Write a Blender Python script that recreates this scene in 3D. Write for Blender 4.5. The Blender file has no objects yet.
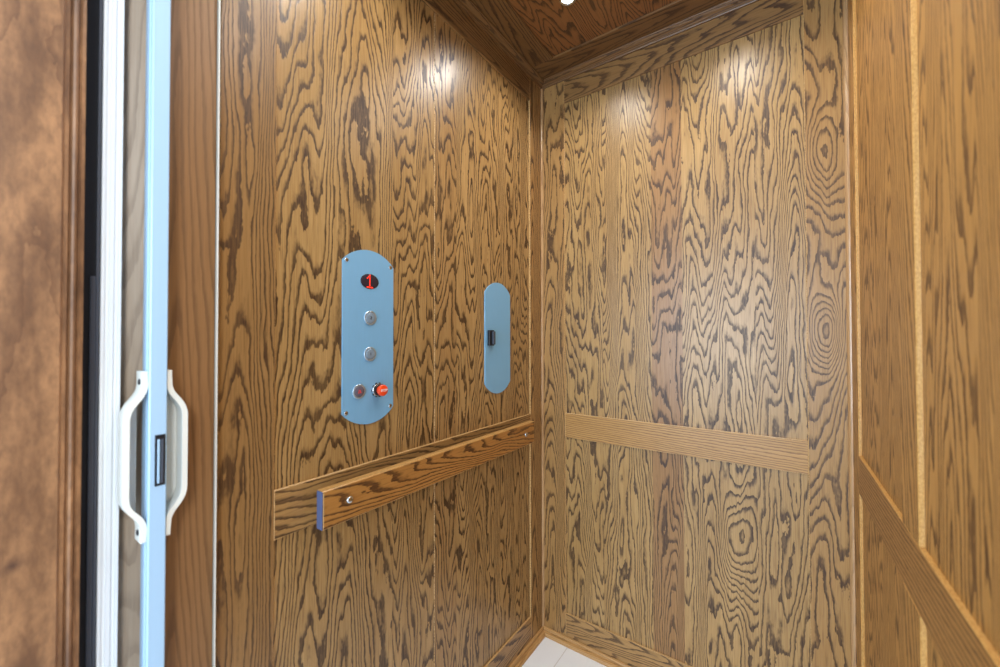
import bpy, bmesh, math, random
from mathutils import Vector, Matrix, noise
C = bpy.context.scene.collection
PI = math.pi
EYE = 1.13                      # eye height over the cab floor
L, B, R = -0.763, 1.368, 0.147  # front planes of the stiles: left, back and right wall
YL, YR = 0.2718, 0.16           # near ends of the side walls
ZC = EYE + 1.0                  # underside of the ceiling border
TS = 0.006                      # how far stiles and rails stand proud of the panels

# ------------------------------------------------------------------ materials
def new_mat(name):
    m = bpy.data.materials.new(name); m.use_nodes = True
    nt = m.node_tree; b = nt.nodes['Principled BSDF']
    return m, nt, b
def rgb(r, g, b):
    f = lambda c: ((c/255+0.055)/1.055)**2.4 if c > 10 else c/255/12.92
    return (f(r), f(g), f(b), 1)
def N(nt, t, **kw):
    n = nt.nodes.new(t)
    for k, v in kw.items(): setattr(n, k, v)
    return n
def math_n(nt, op, a, b=None, c=None, clamp=False):
    n = N(nt, 'ShaderNodeMath', operation=op, use_clamp=clamp)
    for i, v in enumerate((a, b, c)):
        if v is None: continue
        if isinstance(v, (int, float)): n.inputs[i].default_value = v
        else: nt.links.new(v, n.inputs[i])
    return n.outputs[0]
def noise_n(nt, vec, scale, detail=2, rough=0.5):
    mp = N(nt, 'ShaderNodeMapping'); mp.inputs['Scale'].default_value = scale
    nt.links.new(vec, mp.inputs['Vector'])
    n = N(nt, 'ShaderNodeTexNoise'); n.inputs['Scale'].default_value = 1
    n.inputs['Detail'].default_value = detail; n.inputs['Roughness'].default_value = rough
    nt.links.new(mp.outputs[0], n.inputs['Vector'])
    return n.outputs['Fac']
def mix_c(nt, fac, a, b):
    n = N(nt, 'ShaderNodeMix', data_type='RGBA')
    for s, v in ((n.inputs['Factor'], fac), (n.inputs['A'], a), (n.inputs['B'], b)):
        if isinstance(v, (int, float)): s.default_value = v
        elif isinstance(v, tuple): s.default_value = v
        else: nt.links.new(v, s)
    return n.outputs['Result']
def wood(name, base, base2, dark, tinted, edge, rough=0.33, jag=1.0, strength=1.0, spec=0.5, bump=0.25):
    """oak: growth-ring bands from the board's own 'ring' field, jagged by fine noise, with pores along the grain"""
    m, nt, b = new_mat(name)
    ring = N(nt, 'ShaderNodeAttribute', attribute_name='ring').outputs['Fac']
    uvw = N(nt, 'ShaderNodeAttribute', attribute_name='guv').outputs['Vector']
    tint = N(nt, 'ShaderNodeAttribute', attribute_name='tint').outputs['Fac']
    raw = N(nt, 'ShaderNodeAttribute', attribute_name='raw').outputs['Fac']
    n1 = noise_n(nt, uvw, (85, 26, 1), 2)
    n2 = noise_n(nt, uvw, (230, 80, 1), 2)
    j = math_n(nt, 'ADD', math_n(nt, 'MULTIPLY', math_n(nt, 'SUBTRACT', n1, 0.5), 0.6*jag),
               math_n(nt, 'MULTIPLY', math_n(nt, 'SUBTRACT', n2, 0.5), 0.3*jag))
    fr = math_n(nt, 'FRACT', math_n(nt, 'ADD', ring, j))
    cr = N(nt, 'ShaderNodeValToRGB'); e = cr.color_ramp.elements
    e[0].position = 0; e[0].color = (0.7, 0.7, 0.7, 1); e[1].position = 1; e[1].color = (0.7, 0.7, 0.7, 1)
    for p, v in ((0.035, 1.0), (0.20, 0.95), (0.30, 0.5), (0.42, 0.10), (0.5, 0.0), (0.97, 0.0)):
        x = e.new(p); x.color = (v, v, v, 1)
    nt.links.new(fr, cr.inputs[0])
    pore = noise_n(nt, uvw, (420, 22, 1), 2, 0.6)
    pore = math_n(nt, 'MULTIPLY_ADD', pore, 3.2, -1.05, clamp=True)
    patch = noise_n(nt, uvw, (9, 2.2, 1), 2)
    patch = math_n(nt, 'MULTIPLY_ADD', patch, 1.6, 0.05, clamp=True)
    band = math_n(nt, 'MULTIPLY', cr.outputs[0], math_n(nt, 'MULTIPLY_ADD', pore, 0.35, 0.7))
    band = math_n(nt, 'MULTIPLY', band, math_n(nt, 'MULTIPLY_ADD', patch, 0.3, 0.75))
    band = math_n(nt, 'MULTIPLY', band, strength, clamp=True)
    tick = noise_n(nt, uvw, (330, 16, 1), 1)
    tick = math_n(nt, 'MULTIPLY', math_n(nt, 'MULTIPLY_ADD', tick, 5.0, -2.75, clamp=True), 0.34*strength)
    band = math_n(nt, 'MAXIMUM', band, tick)
    fleck = noise_n(nt, uvw, (520, 9, 1), 2)
    fleck = math_n(nt, 'MULTIPLY_ADD', fleck, 2.2, -0.6, clamp=True)
    cloud = noise_n(nt, uvw, (14, 1.6, 1), 2)
    t = math_n(nt, 'MULTIPLY_ADD', cloud, 0.9, math_n(nt, 'MULTIPLY_ADD', fleck, 0.75, -0.38), clamp=True)
    col = mix_c(nt, t, base, base2)
    col = mix_c(nt, tint, col, tinted)
    col = mix_c(nt, band, col, dark)
    col = mix_c(nt, raw, col, mix_c(nt, math_n(nt, 'MULTIPLY_ADD', noise_n(nt, uvw, (500, 260, 1), 2), 3.0, -1.1, clamp=True), edge, base))
    nt.links.new(col, b.inputs['Base Color'])
    nt.links.new(math_n(nt, 'MULTIPLY_ADD', band, 0.12, rough), b.inputs['Roughness'])
    b.inputs['Specular IOR Level'].default_value = spec
    bp = N(nt, 'ShaderNodeBump'); bp.inputs['Strength'].default_value = bump; bp.inputs['Distance'].default_value = 0.0006
    nt.links.new(math_n(nt, 'SUBTRACT', 1.0, band), bp.inputs['Height'])
    nt.links.new(bp.outputs[0], b.inputs['Normal'])
    return m
def plain(name, col, rough=0.5, metal=0.0, grain=None, var=0.06, spec=0.5):
    m, nt, b = new_mat(name)
    tc = N(nt, 'ShaderNodeTexCoord').outputs['Object']
    nz = noise_n(nt, tc, grain or (60, 60, 60), 3)
    lo = tuple(c*(1-var) for c in col[:3])+(1,); hi = tuple(min(1, c*(1+var)) for c in col[:3])+(1,)
    nt.links.new(mix_c(nt, nz, lo, hi), b.inputs['Base Color'])
    b.inputs['Roughness'].default_value = rough; b.inputs['Metallic'].default_value = metal
    b.inputs['Specular IOR Level'].default_value = spec
    if metal:
        nt.links.new(math_n(nt, 'MULTIPLY_ADD', nz, 0.2, rough-0.1), b.inputs['Roughness'])
    return m
def glow(name, col, s):
    m, nt, b = new_mat(name)
    b.inputs['Base Color'].default_value = col
    b.inputs['Emission Color'].default_value = col; b.inputs['Emission Strength'].default_value = s
    return m

OAK = wood('oak_veneer', rgb(152, 115, 66), rgb(190, 153, 99), rgb(62, 39, 21), rgb(128, 78, 40), rgb(222, 188, 138), spec=.5)
OAKR = wood('oak_quiet', rgb(178, 128, 64), rgb(196, 146, 80), rgb(84, 52, 24), rgb(128, 78, 40), rgb(206, 158, 90), rough=.4, strength=.95)
OAKS = wood('oak_solid', rgb(156, 116, 66), rgb(178, 138, 86), rgb(64, 40, 22), rgb(84, 50, 26), rgb(214, 174, 118), strength=0.95)
OAKP = wood('pale_oak', rgb(174, 130, 74), rgb(192, 148, 90), rgb(100, 64, 32), rgb(128, 78, 40), rgb(222, 188, 138), strength=.75)
OAKH = wood('handrail_oak', rgb(168, 114, 54), rgb(184, 130, 68), rgb(80, 47, 22), rgb(128, 78, 40), rgb(222, 178, 112), rough=.28)
LAM = wood('wood_laminate', rgb(136, 98, 60), rgb(150, 110, 70), rgb(92, 62, 36), rgb(136, 98, 60), rgb(136, 98, 60), rough=0.45, jag=0.4, strength=0.6, bump=0.08)
LAM_DAYLIT = wood('daylit_laminate', rgb(150, 130, 108), rgb(166, 148, 126), rgb(112, 94, 76), rgb(150, 130, 108), rgb(150, 130, 108), rough=0.45, jag=0.5, strength=0.5, bump=0.08)  # gate laminate paled and greyed, hall daylight put into its colour
WALU = plain('white_aluminium', rgb(236, 243, 248), 0.35, 0.0, (150, 150, 3), 0.02)
ALU = plain('painted_aluminium', rgb(166, 198, 226), 0.35, 0.0, (150, 150, 3), 0.03)
PLASTIC = plain('off_white_plastic', rgb(228, 228, 220), 0.4, var=0.02)
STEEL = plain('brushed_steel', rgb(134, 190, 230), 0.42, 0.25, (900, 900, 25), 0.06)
END_DAYLIT = plain('daylit_rail_end', rgb(92, 106, 146), 0.35, 0.2)  # blue of the hall daylight put into the handrail end's colour
CHROME = plain('polished_steel', rgb(205, 205, 205), 0.22, 1.0)
RING = plain('brushed_ring', rgb(190, 205, 215), 0.35, 0.8)
BTN = plain('button_face', rgb(140, 160, 178), 0.4, 0.3)
BLACK = plain('black_plastic', rgb(22, 24, 30), 0.4)
SMOKE = plain('dark_display', rgb(50, 40, 52), 0.25)
DARKBTN = plain('dark_button_face', rgb(98, 92, 104), 0.4)
REDP = plain('red_plastic', rgb(246, 74, 20), 0.35, var=0.03)
WHITE = plain('white_print', rgb(240, 238, 235), 0.5, var=0.01)
INK = plain('black_print', rgb(25, 30, 36), 0.5, var=0.01)
SLATE = plain('slate_paint', rgb(66, 72, 84), 0.55)
NAVY = plain('dark_rubber', rgb(30, 36, 46), 0.85, grain=(700, 700, 700), var=0.3)
REDLED = glow('red_led', rgb(255, 50, 22), 0.9)
DIMLED = glow('red_symbol', rgb(210, 60, 60), 0.25)
LENS = glow('led_lens', rgb(235, 248, 255), 12)

# knotty stained jamb
def knotty():
    m, nt, b = new_mat('knotty_alder')
    ring = N(nt, 'ShaderNodeAttribute', attribute_name='ring').outputs['Fac']
    uvw = N(nt, 'ShaderNodeAttribute', attribute_name='guv').outputs['Vector']
    fr = math_n(nt, 'FRACT', math_n(nt, 'ADD', math_n(nt, 'MULTIPLY', ring, 0.35), math_n(nt, 'MULTIPLY', noise_n(nt, uvw, (60, 22, 1), 3), 0.6)))
    vein = math_n(nt, 'MULTIPLY_ADD', fr, -6.0, 1.0, clamp=True)
    cl = math_n(nt, 'MULTIPLY_ADD', noise_n(nt, uvw, (26, 7, 1), 4, 0.6), 3.2, -1.1, clamp=True)
    fl = math_n(nt, 'MULTIPLY_ADD', noise_n(nt, uvw, (150, 55, 1), 3, 0.7), 3.4, -1.3, clamp=True)
    c = mix_c(nt, cl, rgb(106, 74, 50), rgb(166, 122, 84))
    c = mix_c(nt, math_n(nt, 'MULTIPLY', vein, 0.55), c, rgb(84, 54, 36))
    c = mix_c(nt, math_n(nt, 'MULTIPLY', fl, 0.45), c, rgb(78, 54, 40))
    kn = N(nt, 'ShaderNodeAttribute', attribute_name='tint').outputs['Fac']
    c = mix_c(nt, kn, c, rgb(58, 38, 34))
    nt.links.new(c, b.inputs['Base Color']); b.inputs['Roughness'].default_value = 0.42
    return m
ALDER = knotty()
def tile_mat():
    m, nt, b = new_mat('white_floor_tile')
    tc = N(nt, 'ShaderNodeTexCoord').outputs['Object']
    sx = N(nt, 'ShaderNodeSeparateXYZ'); nt.links.new(tc, sx.inputs[0])
    def groove(o, off, size, w=0.0016):
        f = math_n(nt, 'FRACT', math_n(nt, 'MULTIPLY_ADD', o, 1/size, 0.5-off/size))
        return math_n(nt, 'LESS_THAN', math_n(nt, 'ABSOLUTE', math_n(nt, 'SUBTRACT', f, 0.5)), w/size)
    g = math_n(nt, 'MAXIMUM', groove(sx.outputs[0], -0.651, 0.305), groove(sx.outputs[1], 0.74, 0.61))
    nz = noise_n(nt, tc, (12, 5, 1), 4)
    c = mix_c(nt, math_n(nt, 'MULTIPLY', nz, 0.5), rgb(250, 250, 249), rgb(240, 240, 239))
    c = mix_c(nt, g, c, rgb(222, 218, 212))
    nt.links.new(c, b.inputs['Base Color']); b.inputs['Roughness'].default_value = 0.3
    return m
TILE = tile_mat()

# ------------------------------------------------------------------ object helpers
def link(name, me, mat, parent=None):
    o = bpy.data.objects.new(name, me); C.objects.link(o)
    if mat: me.materials.append(mat)
    if parent: o.parent = parent
    return o
def tag(o, label=None, cat=None, kind=None, group=None):
    if label: o['label'] = label
    if cat: o['category'] = cat
    if kind: o['kind'] = kind
    if group: o['group'] = group
    return o
def empty(name, loc=(0, 0, 0), **kw):
    o = bpy.data.objects.new(name, None); C.objects.link(o); o.location = loc
    o.empty_display_size = 0.05
    return tag(o, **kw)
def local(o, parent):
    """keep world placement of a mesh built in world coordinates under a parent that is not at the origin"""
    o.matrix_parent_inverse = Matrix.Translation(parent.location).inverted()
    return o
def bm_obj(name, bm, mat, parent=None, smooth=False):
    me = bpy.data.meshes.new(name); bmesh.ops.recalc_face_normals(bm, faces=bm.faces); bm.to_mesh(me); bm.free()
    if smooth:
        for p in me.polygons: p.use_smooth = True
    o = link(name, me, mat, parent)
    if parent: local(o, parent)
    return o
def box_bm(x0, x1, y0, y1, z0, z1, bevel=0.0, seg=2):
    bm = bmesh.new(); bmesh.ops.create_cube(bm, size=1)
    for v in bm.verts:
        v.co = Vector((x0+(v.co.x+.5)*(x1-x0), y0+(v.co.y+.5)*(y1-y0), z0+(v.co.z+.5)*(z1-z0)))
    if bevel: bmesh.ops.bevel(bm, geom=bm.edges[:], offset=bevel, segments=seg, profile=0.5, affect='EDGES')
    return bm
def prism_bm(pts, axis, a0, a1, bevel=0.0):
    """closed outline pts (2D) extruded along axis. axis 'x': pts=(y,z); 'y': pts=(x,z); 'z': pts=(x,y)"""
    def P(p, a): return {'x': (a, p[0], p[1]), 'y': (p[0], a, p[1]), 'z': (p[0], p[1], a)}[axis]
    bm = bmesh.new()
    A = [bm.verts.new(P(p, a0)) for p in pts]; Bv = [bm.verts.new(P(p, a1)) for p in pts]
    n = len(pts); f0 = bm.faces.new(A); f1 = bm.faces.new(Bv)
    for i in range(n): bm.faces.new((A[i], A[(i+1) % n], Bv[(i+1) % n], Bv[i]))
    if bevel:
        ed = [e for e in bm.edges if all(f.normal is not None for f in e.link_faces) and (f1 in e.link_faces)]
        bmesh.ops.bevel(bm, geom=ed, offset=bevel, segments=2, profile=0.5, affect='EDGES')
    return bm
def lathe_bm(prof, origin, axis, seg=32, sx=1.0, sy=1.0):
    """prof: list of (radius, height) revolved round axis (Vector) from origin; sx, sy squash the section (y, z of the wall)"""
    ax = Vector(axis).normalized(); u = Vector((0, 1, 0)) if abs(ax.y) < .9 else Vector((1, 0, 0)); w = ax.cross(u)
    o = Vector(origin); bm = bmesh.new(); rings = []
    for r, h in prof:
        rings.append([bm.verts.new(o+ax*h+u*(r*sx*math.cos(2*PI*i/seg))+w*(r*sy*math.sin(2*PI*i/seg))) for i in range(seg)])
    for a, b in zip(rings, rings[1:]):
        for i in range(seg): bm.faces.new((a[i], a[(i+1) % seg], b[(i+1) % seg], b[i]))
    bm.faces.new(rings[0][::-1]); bm.faces.new(rings[-1])
    return bm

# ------------------------------------------------------------------ boards with a growth-ring field
def fb(u, v, s, oct=2):
    return noise.noise((u, v, s)) + (0.5*noise.noise((u*2.1, v*2.1, s+7)) if oct > 1 else 0)
class Leaf:
    """one flitch of veneer from u0 to u1 across; its growth rings are the contours of a field stretched along the grain.
    uc, sp = centre and flank spacing of a weak cathedral, rate = rings met per metre along the grain, A = how much it wanders,
    k = finer (>1) or broader (<1) figure, bumps = (u, v, su, sv, rings) eyes"""
    def __init__(s, u0, u1, uc=None, sp=0.019, rate=8, e=0.012, A=1.0, k=1.0, st=1.0, seed=0, tint=0.0, bumps=()):
        s.u0, s.u1 = u0, u1; s.uc = (u0+u1)/2 if uc is None else uc
        s.sp, s.rate, s.e, s.A, s.k, s.st, s.seed, s.tint, s.bumps = sp, rate, e, A, k, st, seed, tint, bumps
    def ring(s, u, v):
        k, w, z = s.k, s.st, s.seed*5.7+.37
        q = u-s.uc+0.03*noise.noise((u*3, v*1.2*w, z+40.5))
        h = math.sqrt(q*q+s.e**2)/s.sp+s.rate*v
        n = (6.5*noise.noise((u*6*k, v*.6*w*k, z))+4.2*noise.noise((u*13*k, v*1.5*w*k, z+9.1))+1.5*noise.noise((u*29*k, v*4.6*w*k, z+17.3))
             + .42*noise.noise((u*70*k, v*13*w*k, z+25.9)))
        h += s.A*n
        for (bu, bv, su, sv, a) in s.bumps:
            h += a*math.exp(-((u-bu)/su)**2-((v-bv)/sv)**2)
        return h
def board(name, parent, O, U, V, Nn, leaves, v0, v1, t, mat, du=0.006, dv=0.012, cham=0.001, knot=None, seed=0, rawedge=1.0):
    """a board whose front lies in the plane through O spanned by U (across the grain) and V (along it), t thick behind the front"""
    O, U, V, Nn = Vector(O), Vector(U), Vector(V), Vector(Nn)
    vs, fs, ring, guv, tint, raw = [], [], [], [], [], []
    def add(u, v, d, lf, r):
        vs.append(O+U*u+V*v-Nn*d)
        ring.append(lf.ring(u+d*1.0, v)); guv.append((u+d, v, lf.seed*13.7+0.31))
        k = lf.tint
        if knot:
            for (ku, kv, kr, ka) in knot: k = max(k, ka*math.exp(-(((u-ku)/kr)**2+((v-kv)/(kr*.6))**2)))
        tint.append(k); raw.append(r); return len(vs)-1
    def grid(P, nu, nv, lf, r):
        ids = [[add(*P(i/nu, j/nv), lf, r) for j in range(nv+1)] for i in range(nu+1)]
        for i in range(nu):
            for j in range(nv): fs.append((ids[i][j], ids[i+1][j], ids[i+1][j+1], ids[i][j+1]))
    U0, U1 = leaves[0].u0, leaves[-1].u1
    nv = max(2, int((v1-v0)/dv))
    for k, lf in enumerate(leaves):
        a = lf.u0+(cham if k == 0 else 0); b = lf.u1-(cham if k == len(leaves)-1 else 0)
        nu = max(2, int((b-a)/du))
        grid(lambda s, q, a=a, b=b: (a+(b-a)*s, v0+cham+(v1-v0-2*cham)*q, 0.0), nu, nv, lf, 0.0)
    lf = leaves[0]
    grid(lambda s, q: (U0+cham*s, v0+(v1-v0)*q, cham*(1-s)), 1, nv, lf, rawedge); grid(lambda s, q: (U0, v0+(v1-v0)*q, t-(t-cham)*s), 1, nv, lf, rawedge)
    lf = leaves[-1]
    grid(lambda s, q: (U1-cham*(1-s), v0+(v1-v0)*q, cham*s), 1, nv, lf, rawedge); grid(lambda s, q: (U1, v0+(v1-v0)*q, cham+(t-cham)*s), 1, nv, lf, rawedge)
    nu = max(2, int((U1-U0)/0.02))
    for lf in (leaves[len(leaves)//2],):
        grid(lambda s, q: (U0+(U1-U0)*s, v0+cham*q, cham*(1-q)), nu, 1, lf, rawedge); grid(lambda s, q: (U0+(U1-U0)*s, v0, t-(t-cham)*q), nu, 1, lf, rawedge)
        grid(lambda s, q: (U0+(U1-U0)*s, v1-cham*(1-q), cham*q), nu, 1, lf, rawedge); grid(lambda s, q: (U0+(U1-U0)*s, v1, cham+(t-cham)*q), nu, 1, lf, rawedge)
        grid(lambda s, q: (U0+(U1-U0)*(1-s), v0+(v1-v0)*q, t), 1, 1, lf, 0.0)
    if U.cross(V).dot(Nn) < 0: fs = [f[::-1] for f in fs]
    me = bpy.data.meshes.new(name); me.from_pydata(vs, [], fs)
    for nm, ty, dat in (('ring', 'FLOAT', ring), ('tint', 'FLOAT', tint), ('raw', 'FLOAT', raw)):
        at = me.attributes.new(nm, ty, 'POINT'); at.data.foreach_set('value', dat)
    at = me.attributes.new('guv', 'FLOAT_VECTOR', 'POINT'); at.data.foreach_set('vector', [c for g in guv for c in g])
    me.validate(); me.update()
    o = link(name, me, mat, parent)
    if parent: local(o, parent)
    return o
X, Y, Z = Vector((1, 0, 0)), Vector((0, 1, 0)), Vector((0, 0, 1))
sid = [3]
def solid(u0, u1, **kw):
    sid[0] += 1
    kw.setdefault('sp', .016); kw.setdefault('A', .7); kw.setdefault('st', .6); kw.setdefault('seed', sid[0]); kw.setdefault('uc', u0+(u1-u0)*random.Random(sid[0]).uniform(-.2, 1.2))
    return [Leaf(u0, u1, **kw)]
def run(name, parent, pts, axis, a0, a1, mat, dv=0.012, tint=0.0):
    """a moulding: profile pts swept along axis, carrying the same grain fields (grain runs along it). axis 'x': pts=(y,z), 'y': pts=(x,z), 'z': pts=(x,y)"""
    sid[0] += 1; lf = Leaf(0, .05, uc=0.02, sp=0.004, A=.6, seed=sid[0])
    vs, fs, ring, guv = [], [], [], []
    def P(p, a): return {'x': (a, p[0], p[1]), 'y': (p[0], a, p[1]), 'z': (p[0], p[1], a)}[axis]
    n = len(pts); nv = max(2, int((a1-a0)/dv)); per = 0; L_ = []
    for i in range(n):
        per = 0 if i == 0 else per+math.dist(pts[i], pts[i-1]); L_.append(per)
    for j in range(nv+1):
        a = a0+(a1-a0)*j/nv
        for i in range(n):
            vs.append(P(pts[i], a)); ring.append(lf.ring(L_[i], a)); guv.append((L_[i], a, lf.seed*13.7))
    for j in range(nv):
        for i in range(n):
            k = (i+1) % n; fs.append((j*n+i, j*n+k, (j+1)*n+k, (j+1)*n+i))
    fs.append(tuple(range(n))[::-1]); fs.append(tuple(nv*n+i for i in range(n)))
    me = bpy.data.meshes.new(name); me.from_pydata(vs, [], fs)
    at = me.attributes.new('ring', 'FLOAT', 'POINT'); at.data.foreach_set('value', ring)
    at = me.attributes.new('guv', 'FLOAT_VECTOR', 'POINT'); at.data.foreach_set('vector', [c for g in guv for c in g])
    at = me.attributes.new('tint', 'FLOAT', 'POINT'); at.data.foreach_set('value', [tint]*len(vs))
    bm = bmesh.new(); bm.from_mesh(me); bmesh.ops.recalc_face_normals(bm, faces=bm.faces); bm.to_mesh(me); bm.free()
    o = link(name, me, mat, parent)
    if parent: local(o, parent)
    return o

ZF = EYE+0.8937      # underside of the frieze boards
ZT, ZB = EYE-0.2785, EYE-0.3691   # chair rail top and bottom
ZL = EYE-1.0231      # top of the bottom rails
ZK = EYE+0.99        # top of the frieze boards, under the crown
BT = 0.024           # backing thickness

# ------------------------------------------------------------------ left wall
wl = empty('wall_left', (L, 0.8, 0), label='oak panelled elevator wall carrying the two steel plates and the handrail', cat='wall', kind='structure')
def left(name, y0, y1, z0, z1, vert, leaves=None, t=TS+.002, off=0.0, mat=None, **kw):
    if vert: return board(name, wl, (L-off, 0, 0), Y, Z, X, leaves or solid(y0, y1), z0, z1, t, mat or OAKS, **kw)
    return board(name, wl, (L-off, 0, 0), Z, Y, X, leaves or solid(z0, z1), y0, y1, t, mat or OAKS, **kw)
left('stile', YL, 0.363, 0, ZK, True, [Leaf(YL, .363, uc=.305, sp=0.010, rate=5, k=1.4, st=.8, seed=2, tint=.3)])
left('stile', 1.2783, B+.004, 0, ZK, True)
left('frieze_board', 0.363, 1.2783, ZF, ZK, False, [Leaf(ZF, ZK, uc=ZF+.02, sp=.012, A=.8, st=.6, seed=5, tint=.45)], rawedge=.1)
left('rail_board', 0.363, 1.2783, ZB, ZT, False, [Leaf(ZB, ZT, uc=ZB-.02, sp=0.016, seed=8)])
left('bottom_rail', 0.363, 1.2783, 0, ZL, False)
left('veneer_panel', .30, .7815, .02, ZK, True, [Leaf(.30, .64, uc=.50, sp=0.020, A=1.1, k=1.0, seed=11),
                                                 Leaf(.64, .7815, uc=.70, sp=0.019, A=1.15, k=1.25, seed=12)], t=.012, off=TS, mat=OAK)
left('veneer_panel', .7825, 1.32, .02, ZK, True, [Leaf(.7825, .8715, uc=.83, sp=0.022, A=1.15, k=1.25, seed=13, tint=.15),
                                                  Leaf(.8715, 1.09, uc=.98, sp=0.019, A=1.15, k=1.25, seed=14),
                                                  Leaf(1.09, 1.32, uc=1.2, sp=0.019, A=1.15, k=1.25, seed=15)], t=.012, off=TS, mat=OAK)
bm_obj('backing', box_bm(L-.05, L-.02, YL, B+.06, 0, ZC+.05), OAKS, wl)

# ------------------------------------------------------------------ back wall
wb = empty('wall_back', ((L+R)/2, B, 0), label='oak panelled elevator wall facing the opening with one bare flat rail', cat='wall', kind='structure')
X1, X2 = -0.6665, 0.0565
def back(name, x0, x1, z0, z1, vert, leaves=None, t=TS+.002, off=0.0, mat=None, **kw):
    if vert: return board(name, wb, (0, B+off, 0), X, Z, -Y, leaves or solid(x0, x1), z0, z1, t, mat or OAKS, **kw)
    return board(name, wb, (0, B+off, 0), Z, X, -Y, leaves or solid(z0, z1), x0, x1, t, mat or OAKS, **kw)
back('stile', L+.0005, X1, 0, ZK, True, [Leaf(L+.0005, X1, uc=-.71, sp=0.013, seed=21)])
back('stile', X2, R-.0005, 0, ZK, True, [Leaf(X2, R, uc=.10, sp=0.018, seed=22, bumps=((.10, EYE+.01, .03, .09, 7), (.095, EYE+.48, .03, .12, 6)))])
back('frieze_board', X1, X2, ZF, ZK, False, [Leaf(ZF, ZK, uc=ZF+.03, sp=.013, A=.8, st=.7, seed=23, tint=.4)], rawedge=.1)
back('rail_board', X1, X2, ZB, ZT, False, [Leaf(ZB, ZT, uc=ZB-.01, sp=.007, rate=6, A=.5, st=.6, seed=24)], mat=OAKP)
back('bottom_rail', X1, X2, 0, ZL, False, [Leaf(0, ZL, uc=.05, sp=0.015, seed=25)])
back('veneer_panel', X1, X2, .02, ZK, True, [
    Leaf(-.70, -.52, uc=-.62, sp=0.019, A=1.15, k=1.3, st=.8, seed=31),
    Leaf(-.52, -.352, uc=-.43, sp=0.020, A=1.15, k=1.3, st=.8, seed=32),
    Leaf(-.352, -.258, uc=-.30, sp=0.020, A=1.15, k=1.3, st=.8, seed=33, tint=.5),
    Leaf(-.258, -.061, uc=-.12, sp=0.020, A=1.15, k=1.3, st=.8, seed=34, bumps=((-.1054, EYE-.605, .05, .16, 9),)),
    Leaf(-.061, .09, uc=.02, sp=0.020, A=1.15, k=1.3, st=.8, seed=35)], t=.012, off=TS, mat=OAK)
bm_obj('backing', box_bm(L-.05, R+.05, B+.02, B+.05, 0, ZC+.05), OAKS, wb)

# ------------------------------------------------------------------ right wall
wr = empty('wall_right', (R, 0.8, 0), label='oak panelled elevator wall seen at a steep angle, with a broad flat rail', cat='wall', kind='structure')
def right(name, y0, y1, z0, z1, vert, leaves=None, t=TS+.002, off=0.0, mat=OAKR, **kw):
    if vert: return board(name, wr, (R+off, 0, 0), Y, Z, -X, leaves or solid(y0, y1), z0, z1, t, mat or OAKS, **kw)
    return board(name, wr, (R+off, 0, 0), Z, Y, -X, leaves or solid(z0, z1), y0, y1, t, mat or OAKS, **kw)
right('stile', 1.270, B+.004, 0, ZK, True)
right('stile', .760, .850, ZT, ZK, True, [Leaf(.76, .85, uc=1.0, sp=0.014, A=.5, st=.4, seed=41)])
right('stile', .760, .850, 0, ZB, True, [Leaf(.76, .85, uc=1.0, sp=0.014, A=.5, st=.4, seed=41)])
right('stile', YR, .23, 0, ZK, True)
right('rail_board', .23, 1.270, ZB, ZT, False, [Leaf(ZB, ZT, uc=ZB-.1, sp=0.008, rate=3, A=.35, st=.4, seed=42, tint=.3)])
right('bottom_rail', .850, 1.270, 0, ZL, False); right('bottom_rail', .23, .760, 0, ZL, False)
right('frieze_board', .850, 1.270, ZF, ZK, False, rawedge=.1); right('frieze_board', .23, .760, ZF, ZK, False, rawedge=.1)
right('veneer_panel', .82, 1.30, .02, ZK, True, [Leaf(.82, 1.02, uc=.94, sp=0.022, A=1.0, k=1.3, st=.55, seed=43), Leaf(1.02, 1.30, uc=1.14, sp=0.022, A=1.0, k=1.3, st=.55, seed=44)], t=.012, off=TS)
right('veneer_panel', .20, .79, .02, ZK, True, [Leaf(.20, .50, uc=.34, sp=0.022, A=1.0, k=1.3, st=.55, seed=45), Leaf(.50, .79, uc=.66, sp=0.024, A=1.0, k=1.3, st=.55, seed=46)], t=.012, off=TS)
bm_obj('backing', box_bm(R+.02, R+.05, YR, B+.06, 0, ZC+.05), OAKS, wr)

# ------------------------------------------------------------------ floor and ceiling
fl = bm_obj('floor', box_bm(L-.04, R+.04, .05, B+.04, -.03, 0), TILE)
tag(fl, 'white tiled elevator floor with thin grey grout lines', 'floor', 'structure')
ce = empty('ceiling', ((L+R)/2, .8, ZC), label='dark oak elevator ceiling with a flat border round one veneered panel', cat='ceiling', kind='structure')
XI0, XI1, YI = L+.105, R-.105, B-.105
board('veneer_panel', ce, (0, 0, ZC+.006), X, Y, -Z, [Leaf(L+.05, -.20, uc=-.42, sp=0.026, A=1.15, k=1.25, seed=51, tint=.85),
      Leaf(-.20, R-.05, uc=-.05, sp=0.022, A=1.15, k=1.25, seed=52, tint=.85)], YL, B-.05, .012, OAK, rawedge=0)
board('border_board', ce, (0, 0, ZC), Y, X, -Z, solid(YI, B, tint=.65), L, R, .014, OAKS, rawedge=0)
board('border_board', ce, (0, 0, ZC), X, Y, -Z, solid(L, XI0, tint=.65), YL, YI, .014, OAKS, rawedge=0)
board('border_board', ce, (0, 0, ZC), X, Y, -Z, solid(XI1, R, tint=.65), YL, YI, .014, OAKS, rawedge=0)
board('border_board', ce, (0, 0, ZC), Y, X, -Z, solid(YL-.1, YL, tint=.65), L, R, .014, OAKS, rawedge=0)
bm_obj('backing', box_bm(L-.05, R+.05, YL-.12, B+.06, ZC+.02, ZC+.05), OAKS, ce)

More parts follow.
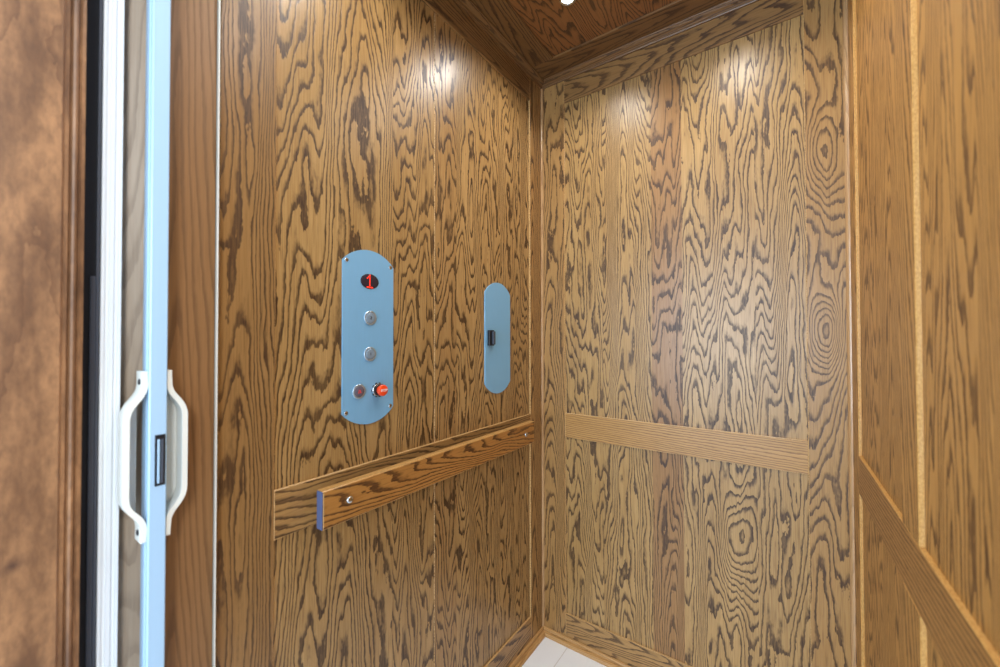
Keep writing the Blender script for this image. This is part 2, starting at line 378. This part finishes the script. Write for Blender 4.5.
# ------------------------------------------------------------------ mouldings
def crown(w):     # cross-section as (distance from the wall, height)
    pts = [(0, ZC-.022), (.005, ZC-.022), (.007, ZC-.019), (.007, ZC-.0155), (.011, ZC-.012), (.017, ZC-.009), (.0205, ZC-.0055), (.0225, ZC-.005), (.0235, ZC-.0005), (0, ZC-.0005)]
    return pts
SHOE = [(0, .024), (.003, .0245), (.0065, .0225), (.0080, .0190), (.0082, .0150), (.0070, .0135), (.0105, .0130), (.0150, .0122), (.0185, .0095), (.0205, .006), (.021, 0.0005), (0, 0.0005)]
SHOEW = wood('shoe_oak', rgb(186, 140, 84), rgb(202, 158, 102), rgb(112, 74, 40), rgb(150, 100, 54), rgb(214, 174, 118), rough=.28, strength=.5)
def sides(prof, nm, cat, labels, mat, tint):
    a = run(nm[0], None, [(L+d, z) for d, z in prof], 'y', YL, B, mat, tint=tint); tag(a, labels[0], cat, 'structure')
    b = run(nm[1], None, [(B-d, z) for d, z in prof], 'x', L, R, mat, tint=tint); tag(b, labels[1], cat, 'structure')
    c = run(nm[2], None, [(R-d, z) for d, z in prof], 'y', YR, B, mat, tint=tint); tag(c, labels[2], cat, 'structure')
sides(crown(0), ('trim_1', 'trim_2', 'trim_3'), 'crown moulding', (
    'dark oak crown moulding above the wall with the steel plates', 'dark oak crown moulding above the wall with the bare rail',
    'dark oak crown moulding over the steeply angled side wall'), OAKS, .65)  # tint darkens the oak of the crown runs
sides(SHOE, ('baseboard_left', 'baseboard_back', 'baseboard_right'), 'shoe moulding', (
    'stepped oak shoe moulding under the wall with the handrail', 'stepped oak shoe moulding under the wall with the bare rail',
    'stepped oak shoe moulding under the steeply angled side wall'), SHOEW, 0)
def quarter(cx, cy, sx, r=.008):
    return [(cx, cy)]+[(cx+sx*r*math.cos(k*PI/8), cy-r*math.sin(k*PI/8)) for k in range(5)]
BEAD = wood('bead_oak', rgb(176, 136, 92), rgb(196, 158, 114), rgb(120, 84, 52), rgb(176, 136, 92), rgb(196, 158, 114), rough=.22, strength=.4)
a = run('trim_4', None, quarter(L, B, 1, .007), 'z', .0225, ZC-.022, BEAD); tag(a, 'thin glossy oak corner bead between the plate wall and the back wall', 'corner bead', 'structure')
a = run('trim_5', None, quarter(R, B, -1, .009), 'z', .0225, ZC-.022, BEAD); tag(a, 'thin pale oak corner bead beside the steeply angled wall', 'corner bead', 'structure')

# ------------------------------------------------------------------ handrail
hr = empty('handrail', (L, .83, EYE-.33), label='flat oak handrail board with two steel screw caps below the steel plates', cat='handrail')
XH = L+.045; HY0, HY1, HZ0, HZ1 = .4312, 1.226, EYE-.366, EYE-.2915
board('board', hr, (XH, 0, 0), Z, Y, X, [Leaf(HZ0, HZ1, uc=HZ0-.03, sp=0.012, seed=61)], HY0, HY1, .019, OAKH, du=.004, cham=.002, rawedge=.7)
ec = bm_obj('daylit_end', box_bm(XH-.0185, XH-.0003, HY0-.002, HY0-.0001, HZ0+.0008, HZ1-.0008, .0008), END_DAYLIT, hr); ec['label'] = 'handrail end with blue daylight in its colour'  # added slip, its blue stands for daylight on the wood end
for y, z in ((.4884, EYE-.3248), (1.1714, EYE-.3274)):
    cp = bm_obj('screw_cap', lathe_bm([(.0075, -.001), (.0075, .002), (.006, .0042), (.003, .0052), (.0008, .0054)], (XH, y, z), X, 24), CHROME, hr, True); cp['label'] = 'domed polished steel screw cap'
    bm_obj('spacer', lathe_bm([(.016, 0), (.016, .0265)], (L-.0005, y, z), X, 24), OAKS, hr)

# ------------------------------------------------------------------ steel plates
def plate_outline(yc, zc, hw, ze, za, n=20):
    s = za-ze; r = (hw*hw+s*s)/(2*s); a = math.asin(min(1, hw/r)); pts = []
    for k in range(n+1):
        t = a-2*a*k/n; pts.append((yc+r*math.sin(t), zc+za-r+r*math.cos(t)))
    for k in range(n+1):
        t = -a+2*a*k/n; pts.append((yc+r*math.sin(t), zc-za+r-r*math.cos(t)))
    return pts
XP = L-TS            # the panel face the plates sit on
def text_mesh(name, body, size, mat, parent, loc, ext=.0002):
    cu = bpy.data.curves.new('t', 'FONT'); cu.body = body; cu.size = size; cu.extrude = ext; cu.align_x = 'CENTER'; cu.align_y = 'CENTER'
    cu.offset = size*.012
    t = bpy.data.objects.new('t', cu); C.objects.link(t)
    bpy.context.view_layer.update()
    me = bpy.data.meshes.new_from_object(t.evaluated_get(bpy.context.evaluated_depsgraph_get()))
    bpy.data.objects.remove(t); bpy.data.curves.remove(cu)
    M = Matrix(((0, 0, 1, loc[0]), (1, 0, 0, loc[1]), (0, 1, 0, loc[2]), (0, 0, 0, 1)))   # faces +x, reads along +y
    me.transform(M); me.materials.clear()
    o = link(name, me, mat, parent); local(o, root_of(parent)); return o
def root_of(o):
    while o.parent: o = o.parent
    return o
def sub(o, parent):
    """parent a mesh built in world coordinates under a part whose own origin is the world origin but whose thing is not"""
    o.parent = parent; o.matrix_parent_inverse = Matrix.Identity(4); return o
def world_child(name, bm, mat, part, smooth=False):
    o = bm_obj(name, bm, mat, None, smooth); return sub(o, part)
cp = empty('control_panel', (L, .571, EYE), label='tall brushed steel elevator control panel with a red lit display', cat='control panel')
XF = XP+.003
bm_obj('faceplate', prism_bm(plate_outline(0.5710, EYE+.005, .0685, .166, .197), 'x', XP, XF, .0006), STEEL, cp)
for sy in (-1, 1):
    for sz in (-1, 1):
        s = bm_obj('screw', lathe_bm([(.0048, -.001), (.0048, .0006), (.0036, .0014), (.0012, .0017)], (XF, 0.5710+sy*.0592, EYE+.006+sz*.1655), X, 20), CHROME, cp, True)
        world_child('slot', box_bm(XF+.0012, XF+.0019, 0.5710+sy*.0592-.003, 0.5710+sy*.0592+.003, EYE+.0055+sz*.1655, EYE+.0065+sz*.1655), INK, s)
# floor display: dark oval with a dotted red 1
dy, dz = 0.5712, EYE+.131
dp = bm_obj('display', lathe_bm([(1, -.001), (1, .0008), (.93, .0016), (.5, .0018), (.05, .0018)], (XF, dy, dz), X, 40, .0245, .0172), SMOKE, cp, True)
bm = bmesh.new()
dots = ["0010", "0110", "1010", "0010", "0010", "0010", "0010", "0010", "1111"]
dots = ["00100", "01100", "10100", "00100", "00100", "00100", "00100", "00100", "11111"]
for j, rw in enumerate(dots):
    for i, c in enumerate(rw):
        if c == '1':
            b2 = lathe_bm([(.0015, 0), (.0015, .0005), (.0008, .0008)], (XF+.0017, dy+(i-2)*.0033-.001, dz+(4-j)*.0034), X, 10)
            me = bpy.data.meshes.new('d'); b2.to_mesh(me); b2.free(); bm.from_mesh(me); bpy.data.meshes.remove(me)
world_child('digit', bm, REDLED, dp)
def button(name, y, z, r, face, lab=None):
    b = bm_obj(name, lathe_bm([(r, -.001), (r, .0012), (r*.95, .0026), (r*.82, .003), (r*.76, .0022), (r*.3, .0022), (.0005, .0022)], (XF, y, z), X, 40), RING, cp, True)
    f = world_child('button_face', lathe_bm([(r*.74, .001), (r*.74, .0030), (r*.68, .0036), (r*.3, .0037), (.0005, .0037)], (XF, y, z), X, 36), face, b, True)
    if lab: b['label'] = lab
    return b, f
b2, f2 = button('floor_button', 0.5725, EYE+.048, .0165, BTN, 'round steel button marked 2')
sub(text_mesh('numeral', '2', .0095, INK, b2, (XF+.0039, 0.5725, EYE+.048)), b2)
b1, f1 = button('floor_button', 0.5720, EYE-.034, .0165, BTN, 'round steel button marked 1')
sub(text_mesh('numeral', '1', .0095, INK, b1, (XF+.0039, 0.5720, EYE-.034)), b1)
ba, fa = button('alarm_button', 0.5433, EYE-.116, .0165, DARKBTN, 'dark round button with a red bell symbol')
bell = [(p*.72, q*.72) for p, q in [(-.0055, -.0045), (.0055, -.0045), (.0055, -.003), (.004, -.002), (.0036, .002), (.002, .0046), (0, .0052), (-.002, .0046), (-.0036, .002), (-.004, -.002), (-.0055, -.003)]]
bm = bmesh.new()
inner = [(x*.62, z*.62+.0002) for x, z in bell]
for x in (XF+.0036, XF+.0041):
    pass
n = len(bell); VO = [[bm.verts.new((x, 0.5433+p[0], EYE-.116+p[1])) for p in q] for x in (XF+.0036, XF+.0042) for q in (bell, inner)]
for i in range(n):
    k = (i+1) % n
    bm.faces.new((VO[2][i], VO[2][k], VO[3][k], VO[3][i])); bm.faces.new((VO[0][i], VO[0][k], VO[2][k], VO[2][i])); bm.faces.new((VO[1][i], VO[1][k], VO[3][k], VO[3][i]))
world_child('bell_symbol', bm, DIMLED, ba)
# stop knob: toothed black collar, orange red mushroom, white word
sy_, sz_ = 0.5940, EYE-.1175
col = bm_obj('stop_knob', lathe_bm([(.0135, -.001), (.0135, .005), (.0115, .0065), (.006, .0065)], (XF, sy_, sz_), X, 32), BLACK, cp)
bm = bmesh.new()
for k in range(10):
    a = 2*PI*k/10; c_, s_ = math.cos(a), math.sin(a)
    q = box_bm(-.0012, .0008, .0132, .0172, -.0024, .0024, .0004, 1)
    for v in q.verts: v.co = Vector((XF+.0012+v.co.x, sy_+v.co.y*c_-v.co.z*s_, sz_+v.co.y*s_+v.co.z*c_))
    me = bpy.data.meshes.new('d'); q.to_mesh(me); q.free(); bm.from_mesh(me); bpy.data.meshes.remove(me)
world_child('toothed_ring', bm, BLACK, col)
col['label'] = 'orange red pull knob on a black toothed collar'
world_child('chrome_ring', lathe_bm([(.0152, -.001), (.0152, .0022), (.0134, .0034), (.012, .0034)], (XF, sy_, sz_), X, 32), CHROME, col, True)
world_child('knob_cap', lathe_bm([(.0085, .005), (.0085, .010), (.0118, .012), (.0128, .015), (.0128, .0195), (.0118, .0218), (.009, .0228), (.0005, .0232)], (XF, sy_, sz_), X, 36), REDP, col, True)
sub(text_mesh('lettering', 'STOP', .0075, WHITE, col, (XF+.0231, sy_, sz_), .0004), col)

pb = empty('phone_box_door', (L, 1.0745, EYE), label='narrow plain brushed steel plate with one small black pull near the wall corner', cat='wall plate')
bm_obj('faceplate', prism_bm(plate_outline(1.0755, EYE+.003, .0715, .146, .1825), 'x', XP, XF, .0006), STEEL, pb)
pl = bm_obj('pull', box_bm(XF-.001, XF+.008, 1.017, 1.044, EYE-.022, EYE+.028, .0015), BLACK, pb); pl['label'] = 'small black pull'
world_child('grip', box_bm(XF+.008, XF+.014, 1.030, 1.042, EYE-.018, EYE+.024, .0012), SLATE, pl)

# ------------------------------------------------------------------ ceiling lights
lx = (-.508, -.108); ly = (1.070, .52)
words_ = {(0, 0): 'small lit recessed light in the dark oak ceiling nearest the plate wall corner',
          (1, 0): 'small round recessed ceiling light nearest the bare rail and the angled wall',
          (0, 1): 'small recessed ceiling light above gate and control panel',
          (1, 1): 'small round recessed ceiling light between the opening and the angled wall'}
POWER = 13.0
for i, x in enumerate(lx):
    for j, y in enumerate(ly):
        zc = ZC+.006
        t = empty('ceiling_light', (x, y, zc), label=words_[(i, j)], cat='ceiling light', group='recessed ceiling lights')
        bm_obj('trim_ring', lathe_bm([(.026, .001), (.026, -.0015), (.0235, -.003), (.019, -.0025), (.0175, .0005)], (x, y, zc), Z, 36), CHROME, t, True)
        bm_obj('lens', lathe_bm([(.018, .0005), (.017, -.0012), (.011, -.0022), (.0005, -.0025)], (x, y, zc), Z, 32), LENS, t, True)
        la = bpy.data.lights.new('lamp', 'SPOT'); la.spot_size = math.radians(144); la.spot_blend = .8; la.shadow_soft_size = .03; la.energy = POWER; la.color = (1.0, .98, .94)
        lo = bpy.data.objects.new('lamp', la); C.objects.link(lo); lo.parent = t; lo.location = (0, 0, -.004)

# ------------------------------------------------------------------ folding gate, open and stacked at the opening
gt = empty('folding_gate', (-.72, .18, 0), label='folded accordion gate with pale aluminium lead post and a pull handle on each face', cat='gate')
XG = -.700; PY0, PY1 = .1689, .1884
post = [(XG, PY0+.0012), (XG-.0012, PY0), (XG-.009, PY0), (XG-.010, PY0+.0015), (XG-.014, PY0+.0015), (XG-.015, PY0), (XG-.022, PY0), (XG-.023, PY0+.002), (XG-.040, PY0+.002),
        (XG-.040, PY1-.002), (XG-.023, PY1-.002), (XG-.022, PY1), (XG-.0012, PY1), (XG, PY1-.0012)]
lp = bm_obj('lead_post', prism_bm(post, 'z', .004, ZC-.03), ALU, gt)
def handle(sgn, y_face):
    """bent strip pull: feet on the post, sloping shoulders, long grip"""
    d = .0185; th = .0065
    pr = [(0, -.0436), (0, -.072), (d, -.098), (d, -.222), (0, -.246), (0, -.2745)]
    ctr = []
    def rnd(p0, p1, p2, r, n=6):
        a = (Vector(p0)-Vector(p1)); b = (Vector(p2)-Vector(p1)); a.normalize(); b.normalize()
        s = Vector(p1)+a*r; e = Vector(p1)+b*r
        return [tuple(s.lerp(Vector(p1), k/n).lerp(Vector(p1).lerp(e, k/n), k/n)) for k in range(n+1)]
    ctr.append(pr[0])
    for k in range(1, 5): ctr += rnd(pr[k-1], pr[k], pr[k+1], .012)
    ctr.append(pr[-1])
    ctr = [Vector(c) for c in ctr]; outp, inp = [], []
    for k, c in enumerate(ctr):
        t_ = (ctr[min(k+1, len(ctr)-1)]-ctr[max(k-1, 0)]).normalized(); nn = Vector((-t_.y, t_.x))
        if nn.x < 0: nn = -nn
        off = th
        outp.append(c+nn*off); inp.append(c)
    pts = [(y_face+sgn*p.x, EYE+p.y) for p in outp]+[(y_face+sgn*p.x, EYE+p.y) for p in reversed(inp)]
    h = bm_obj('handle', prism_bm(pts, 'x', XG-.030, XG-.004, .0015), PLASTIC, gt)
    web = [(y_face+sgn*p.x*.98, EYE+p.y) for p in inp[7:-7]]
    world_child('cup', prism_bm(web, 'x', XG-.030, XG-.027), PLASTIC, h)
    for z in (-.058, -.262):
        world_child('screw', lathe_bm([(.004, 0), (.004, .0012), (.001, .002)], (XG-.016, y_face+sgn*th, EYE+z), Y*sgn, 16), INK, h)
    return h
h1 = handle(-1, PY0); h2 = handle(1, PY1)
mc = bm_obj('catch', box_bm(XG-.003, XG+.0012, .1752, .1866, EYE-.2005, EYE-.131, .0006), BLACK, gt); mc['label'] = 'dark inset magnetic catch'
world_child('magnet', box_bm(XG, XG+.0022, .1778, .1802, EYE-.197, EYE-.137, .0003, 1), ALU, mc)
world_child('magnet', box_bm(XG, XG+.0022, .1816, .1842, EYE-.197, EYE-.137, .0003, 1), SLATE, mc)
board('fold_panel', gt, (-.7440, 0, .01), Y, Z, X, [Leaf(.186, .2602, uc=.225, sp=0.006, A=.8, st=.5, rate=6, seed=71)], 0, ZC-.06, .008, LAM, rawedge=0)
ang = math.radians(22); dU = Vector((-math.sin(ang), -math.cos(ang), 0)).normalized()*-1
pf = board('fold_panel', gt, (-.7600, .142, .01), dU, Z, Vector((dU.y, -dU.x, 0)), [Leaf(0, .042, uc=.1, sp=0.017, seed=72)], 0, ZC-.06, .006, LAM_DAYLIT, rawedge=0); pf['label'] = 'fold panel with pale daylight in its colour'
bm_obj('hinge_strip', box_bm(-.752, -.7395, .2607, .2632, .01, ZC-.05, .0008), PLASTIC, gt)
jb = [(-.79, .1262), (-.742, .1262), (-.738, .1275), (-.738, .1305), (-.741, .1312), (-.741, .1345), (-.738, .1352), (-.738, .1395), (-.741, .1402), (-.741, .1435), (-.738, .144), (-.738, .1472), (-.79, .1472)]
jc = bm_obj('gate_jamb_channel', prism_bm(jb, 'z', .0, ZC-.02), WALU)
tag(jc, 'white ribbed aluminium channel standing between the dark gap and the gate', 'jamb channel', 'structure')

# ------------------------------------------------------------------ opening: jamb, dark frame, backing
dj = empty('door_1', (-.69, 0, 0), label='knotty stained wood door jamb with a stepped moulded edge beside the dark gap', cat='door jamb', kind='structure')
board('jamb_board', dj, (-.700, 0, 0), Y, Z, X, [Leaf(-.32, .0879, uc=.06, sp=0.018, seed=81)], 0, 2.25, .03, ALDER, du=.004, cham=.002, rawedge=0,
      knot=[(.0525, EYE-.25, .007, .9), (.02, EYE-.05, .006, .5)])
mo = [(x-.04, y*1.0606) for x, y in ((-.690, .083), (-.6625, .083), (-.6625, .0865), (-.6655, .0875), (-.6655, .0885), (-.6630, .0895), (-.6620, .0915), (-.6630, .0935), (-.6665, .0945), (-.6665, .0958), (-.6650, .0970), (-.6655, .1000), (-.690, .1000))]
board('jamb_board', dj, (.155, 0, 0), Y, Z, -X, [Leaf(-.22, .155, uc=0, sp=0.018, seed=82)], 0, 2.25, .03, ALDER, rawedge=0)  # unseen right jamb, put in to keep hall light off the gate's inner side
run('edge_moulding', dj, mo, 'z', 0, 2.25, ALDER)
df = empty('trim_6', (-.77, .11, 0), label='dark narrow steel frame strip between the wooden jamb and the white channel', cat='frame strip', kind='structure')
bm_obj('frame_strip', box_bm(-.80, -.738, .1065, .1225, 0, 2.25), NAVY, df)
bm_obj('edge_flange', box_bm(-.80, -.736, .1226, .1254, 0, 2.25, .0005), SLATE, df)
bm_obj('interlock_cover', box_bm(-.742, -.7355, .1172, .1222, 0, EYE+.083, .0005), SLATE, df)
pk = bm_obj('trim_7', box_bm(-.83, -.80, .09, YL, 0, 2.25), SLATE); tag(pk, 'dark pocket lining hidden behind the folded gate', 'pocket lining', 'structure')

# ------------------------------------------------------------------ light from the hall and camera
w = bpy.data.worlds.new('hall_daylight'); bpy.context.scene.world = w; w.use_nodes = True
bg = w.node_tree.nodes['Background']; bg.inputs[0].default_value = (.64, .82, 1.0, 1); bg.inputs[1].default_value = 1.3
def hall_fill_light(loc, target, sx, sy, e, col):
    la = bpy.data.lights.new('hall_fill', 'AREA'); la.shape = 'RECTANGLE'; la.size = sx; la.size_y = sy; la.energy = e; la.color = col
    o = bpy.data.objects.new('hall_fill', la); C.objects.link(o); o.location = loc
    o.rotation_euler = (Vector(target)-Vector(loc)).to_track_quat('-Z', 'Y').to_euler()
hall_fill_light((1.7, -.95, 2.2), (-.7, .15, 1.2), .9, .9, 62, (1.0, .97, .93))  # unseen warm lamp added high in the hall, whitens the post top
hall_fill_light((-.45, -1.6, 1.15), (-.4, 1.37, .7), 1.0, 1.3, 36, (.70, .85, 1.0))  # unseen hall daylight, lowered and widened as fill for the lower cab

cam = bpy.data.cameras.new('camera'); co = bpy.data.objects.new('camera', cam); C.objects.link(co)
cam.sensor_width = 36; cam.lens = 36*399.3642/1000; cam.clip_start = .01
yaw, pitch, roll = .6143, .0134, -.0015
f = Vector((-math.sin(yaw)*math.cos(pitch), math.cos(yaw)*math.cos(pitch), math.sin(pitch)))
r = Vector((math.cos(yaw), math.sin(yaw), 0)); u = r.cross(f)
r2 = r*math.cos(roll)+u*math.sin(roll); u2 = -r*math.sin(roll)+u*math.cos(roll)
M = Matrix((r2, u2, -f)).transposed().to_4x4(); M.translation = Vector((0, 0, EYE)); co.matrix_world = M
cam.dof.use_dof = True; cam.dof.focus_distance = 1.25; cam.dof.aperture_fstop = 3.2
sc = bpy.context.scene; sc.camera = co
vs = sc.view_settings; vs.view_transform = 'Standard'; vs.look = 'None'; vs.gamma = 1; vs.use_curve_mapping = False; vs.exposure = 0.5
